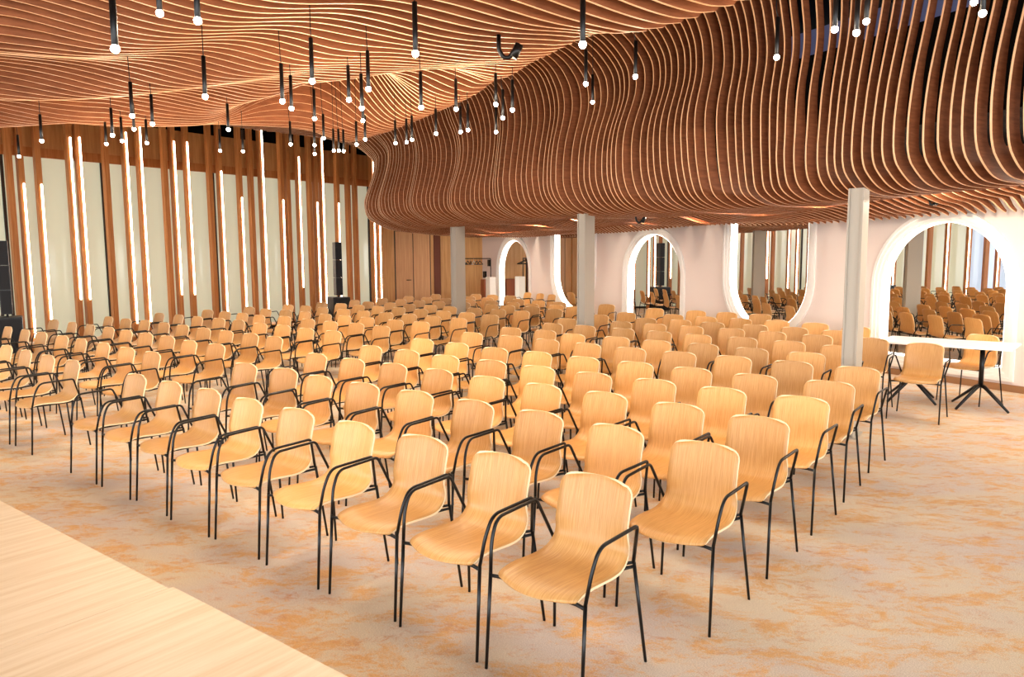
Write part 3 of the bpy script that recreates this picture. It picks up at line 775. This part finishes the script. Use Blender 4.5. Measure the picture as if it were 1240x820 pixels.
# ================================================================== DOWNLIGHTS in the low ceiling
df = bpy.data.lights.new('added_far_fill', 'SPOT'); df.energy = 150; df.color = (1, .84, .62); df.spot_size = math.radians(110); df.spot_blend = .8; df.shadow_soft_size = .04
dl = bpy.data.lights.new('downlight_beam', 'POINT'); dl.energy = 55; dl.color = (1, .86, .68); dl.shadow_soft_size = .04
kk = 0
dw = bpy.data.lights.new('downlight_wash', 'SPOT'); dw.color = (1, .86, .68); dw.shadow_soft_size = .04; dw.energy = 35; dw.spot_size = math.radians(62); dw.spot_blend = .7
for s, c in [(2.2+1.35*i, 7.5) for i in range(14)]+[(2.9+1.35*i, 8.6) for i in range(13)]+[(4.9+1.58*i, 9.55) for i in range(10)]:
    if True:
        if c < sinterp(s, CB)+.5: continue
        kk += 1
        P = CS(c, s, 2.52); t = empty('downlight', P)
        tag(t, 'recessed round downlight glowing through the low slatted ceiling over the side aisle', 'ceiling light', 'downlights above the low slatted ceiling')
        bm = bmesh.new(); lathe(bm, [(0, .10), (.045, .10), (.05, .0), (.043, .0), (.040, .01), (0, .01)], 16); obj('housing', bm, M['black'], t)
        bm = bmesh.new(); lathe(bm, [(0, .004), (.038, .004), (.038, .0085), (0, .0085)], 16); obj('lens', bm, M['lens'], t)
        lo = bpy.data.objects.new('downlight_beam', dl if c < 9 else dw); COL.objects.link(lo); lo.parent = t; lo.location = (0, 0, -.03)
for c, s in [(-.5, 10.6), (.6, 11.4), (1.6, 12.2), (-2.2, 10.4), (2.4, 10.8), (-3.6, 10.0), (3.2, 12.9), (2.2, 13.6)]:  # unseen fixtures, added as fill light for the far-left chairs
    P = CS(c, s, hc(c, s)+.10); t = empty('downlight', P)
    tag(t, 'added downlight hidden between the far slats, brightening the far-left chairs', 'ceiling light', 'added fill lights of the far upper ceiling')
    bm = bmesh.new(); lathe(bm, [(0, .10), (.045, .10), (.05, .0), (.043, .0), (.040, .01), (0, .01)], 16); obj('housing', bm, M['black'], t)
    bm = bmesh.new(); lathe(bm, [(0, .004), (.038, .004), (.038, .0085), (0, .0085)], 16); obj('lens', bm, M['lens'], t)
    lo = bpy.data.objects.new('added_far_fill', df); COL.objects.link(lo); lo.parent = t; lo.location = (0, 0, -.12)
# small black spotlights under the slats
def spotlamp(P, lab):
    t = empty('ceiling_spotlight', P); tag(t, lab, 'spotlight')
    bm = bmesh.new(); tube(bm, rounded([(0, 0, .12), (0, 0, .03), (.03, 0, -.02), (.07, 0, -.02), (.09, 0, .02)], .02), .014, 8); obj('bracket', bm, M['black'], t)
    bm = bmesh.new(); tube(bm, [(.09, 0, -.02), (.13, 0, .06)], .028, 10); obj('head', bm, M['black'], t)
P0_ = P = at_z(604, 66, 3.05); spotlamp(P, 'small black spotlight bracket under the bright ceiling crest')
P = at_z(770, 268, 2.28); spotlamp(P, 'small black spotlight under the low ceiling left of the middle arched mirror')
P = at_z(1124, 246, 2.42); spotlamp(P, 'small black spotlight above the largest arched mirror')

for px, py, cc in [(722, 140, 6.1), (562, 200, 5.5)]:
    A = P0_+Vector((.1, .05, -.12)); B = at_c(px, py, cc)
    sl = bpy.data.lights.new('spotlight_beam', 'SPOT'); sl.energy = 160; sl.color = (1, .84, .62); sl.spot_size = math.radians(9); sl.spot_blend = .8; sl.shadow_soft_size = .02
    lo = bpy.data.objects.new('spotlight_beam', sl); COL.objects.link(lo); lo.location = A; lo.rotation_euler = (B-A).to_track_quat('-Z', 'Y').to_euler()
# ================================================================== LIGHT
w = bpy.data.worlds.new('world'); SC.world = w; w.use_nodes = True
bg = w.node_tree.nodes['Background']; bg.inputs[0].default_value = (.94, .97, 1.0, 1); bg.inputs[1].default_value = 6.5
SC.view_settings.view_transform = 'Standard'; SC.view_settings.look = 'None'; SC.view_settings.gamma = 1.0
SC.view_settings.exposure = 0.05; SC.view_settings.use_curve_mapping = False
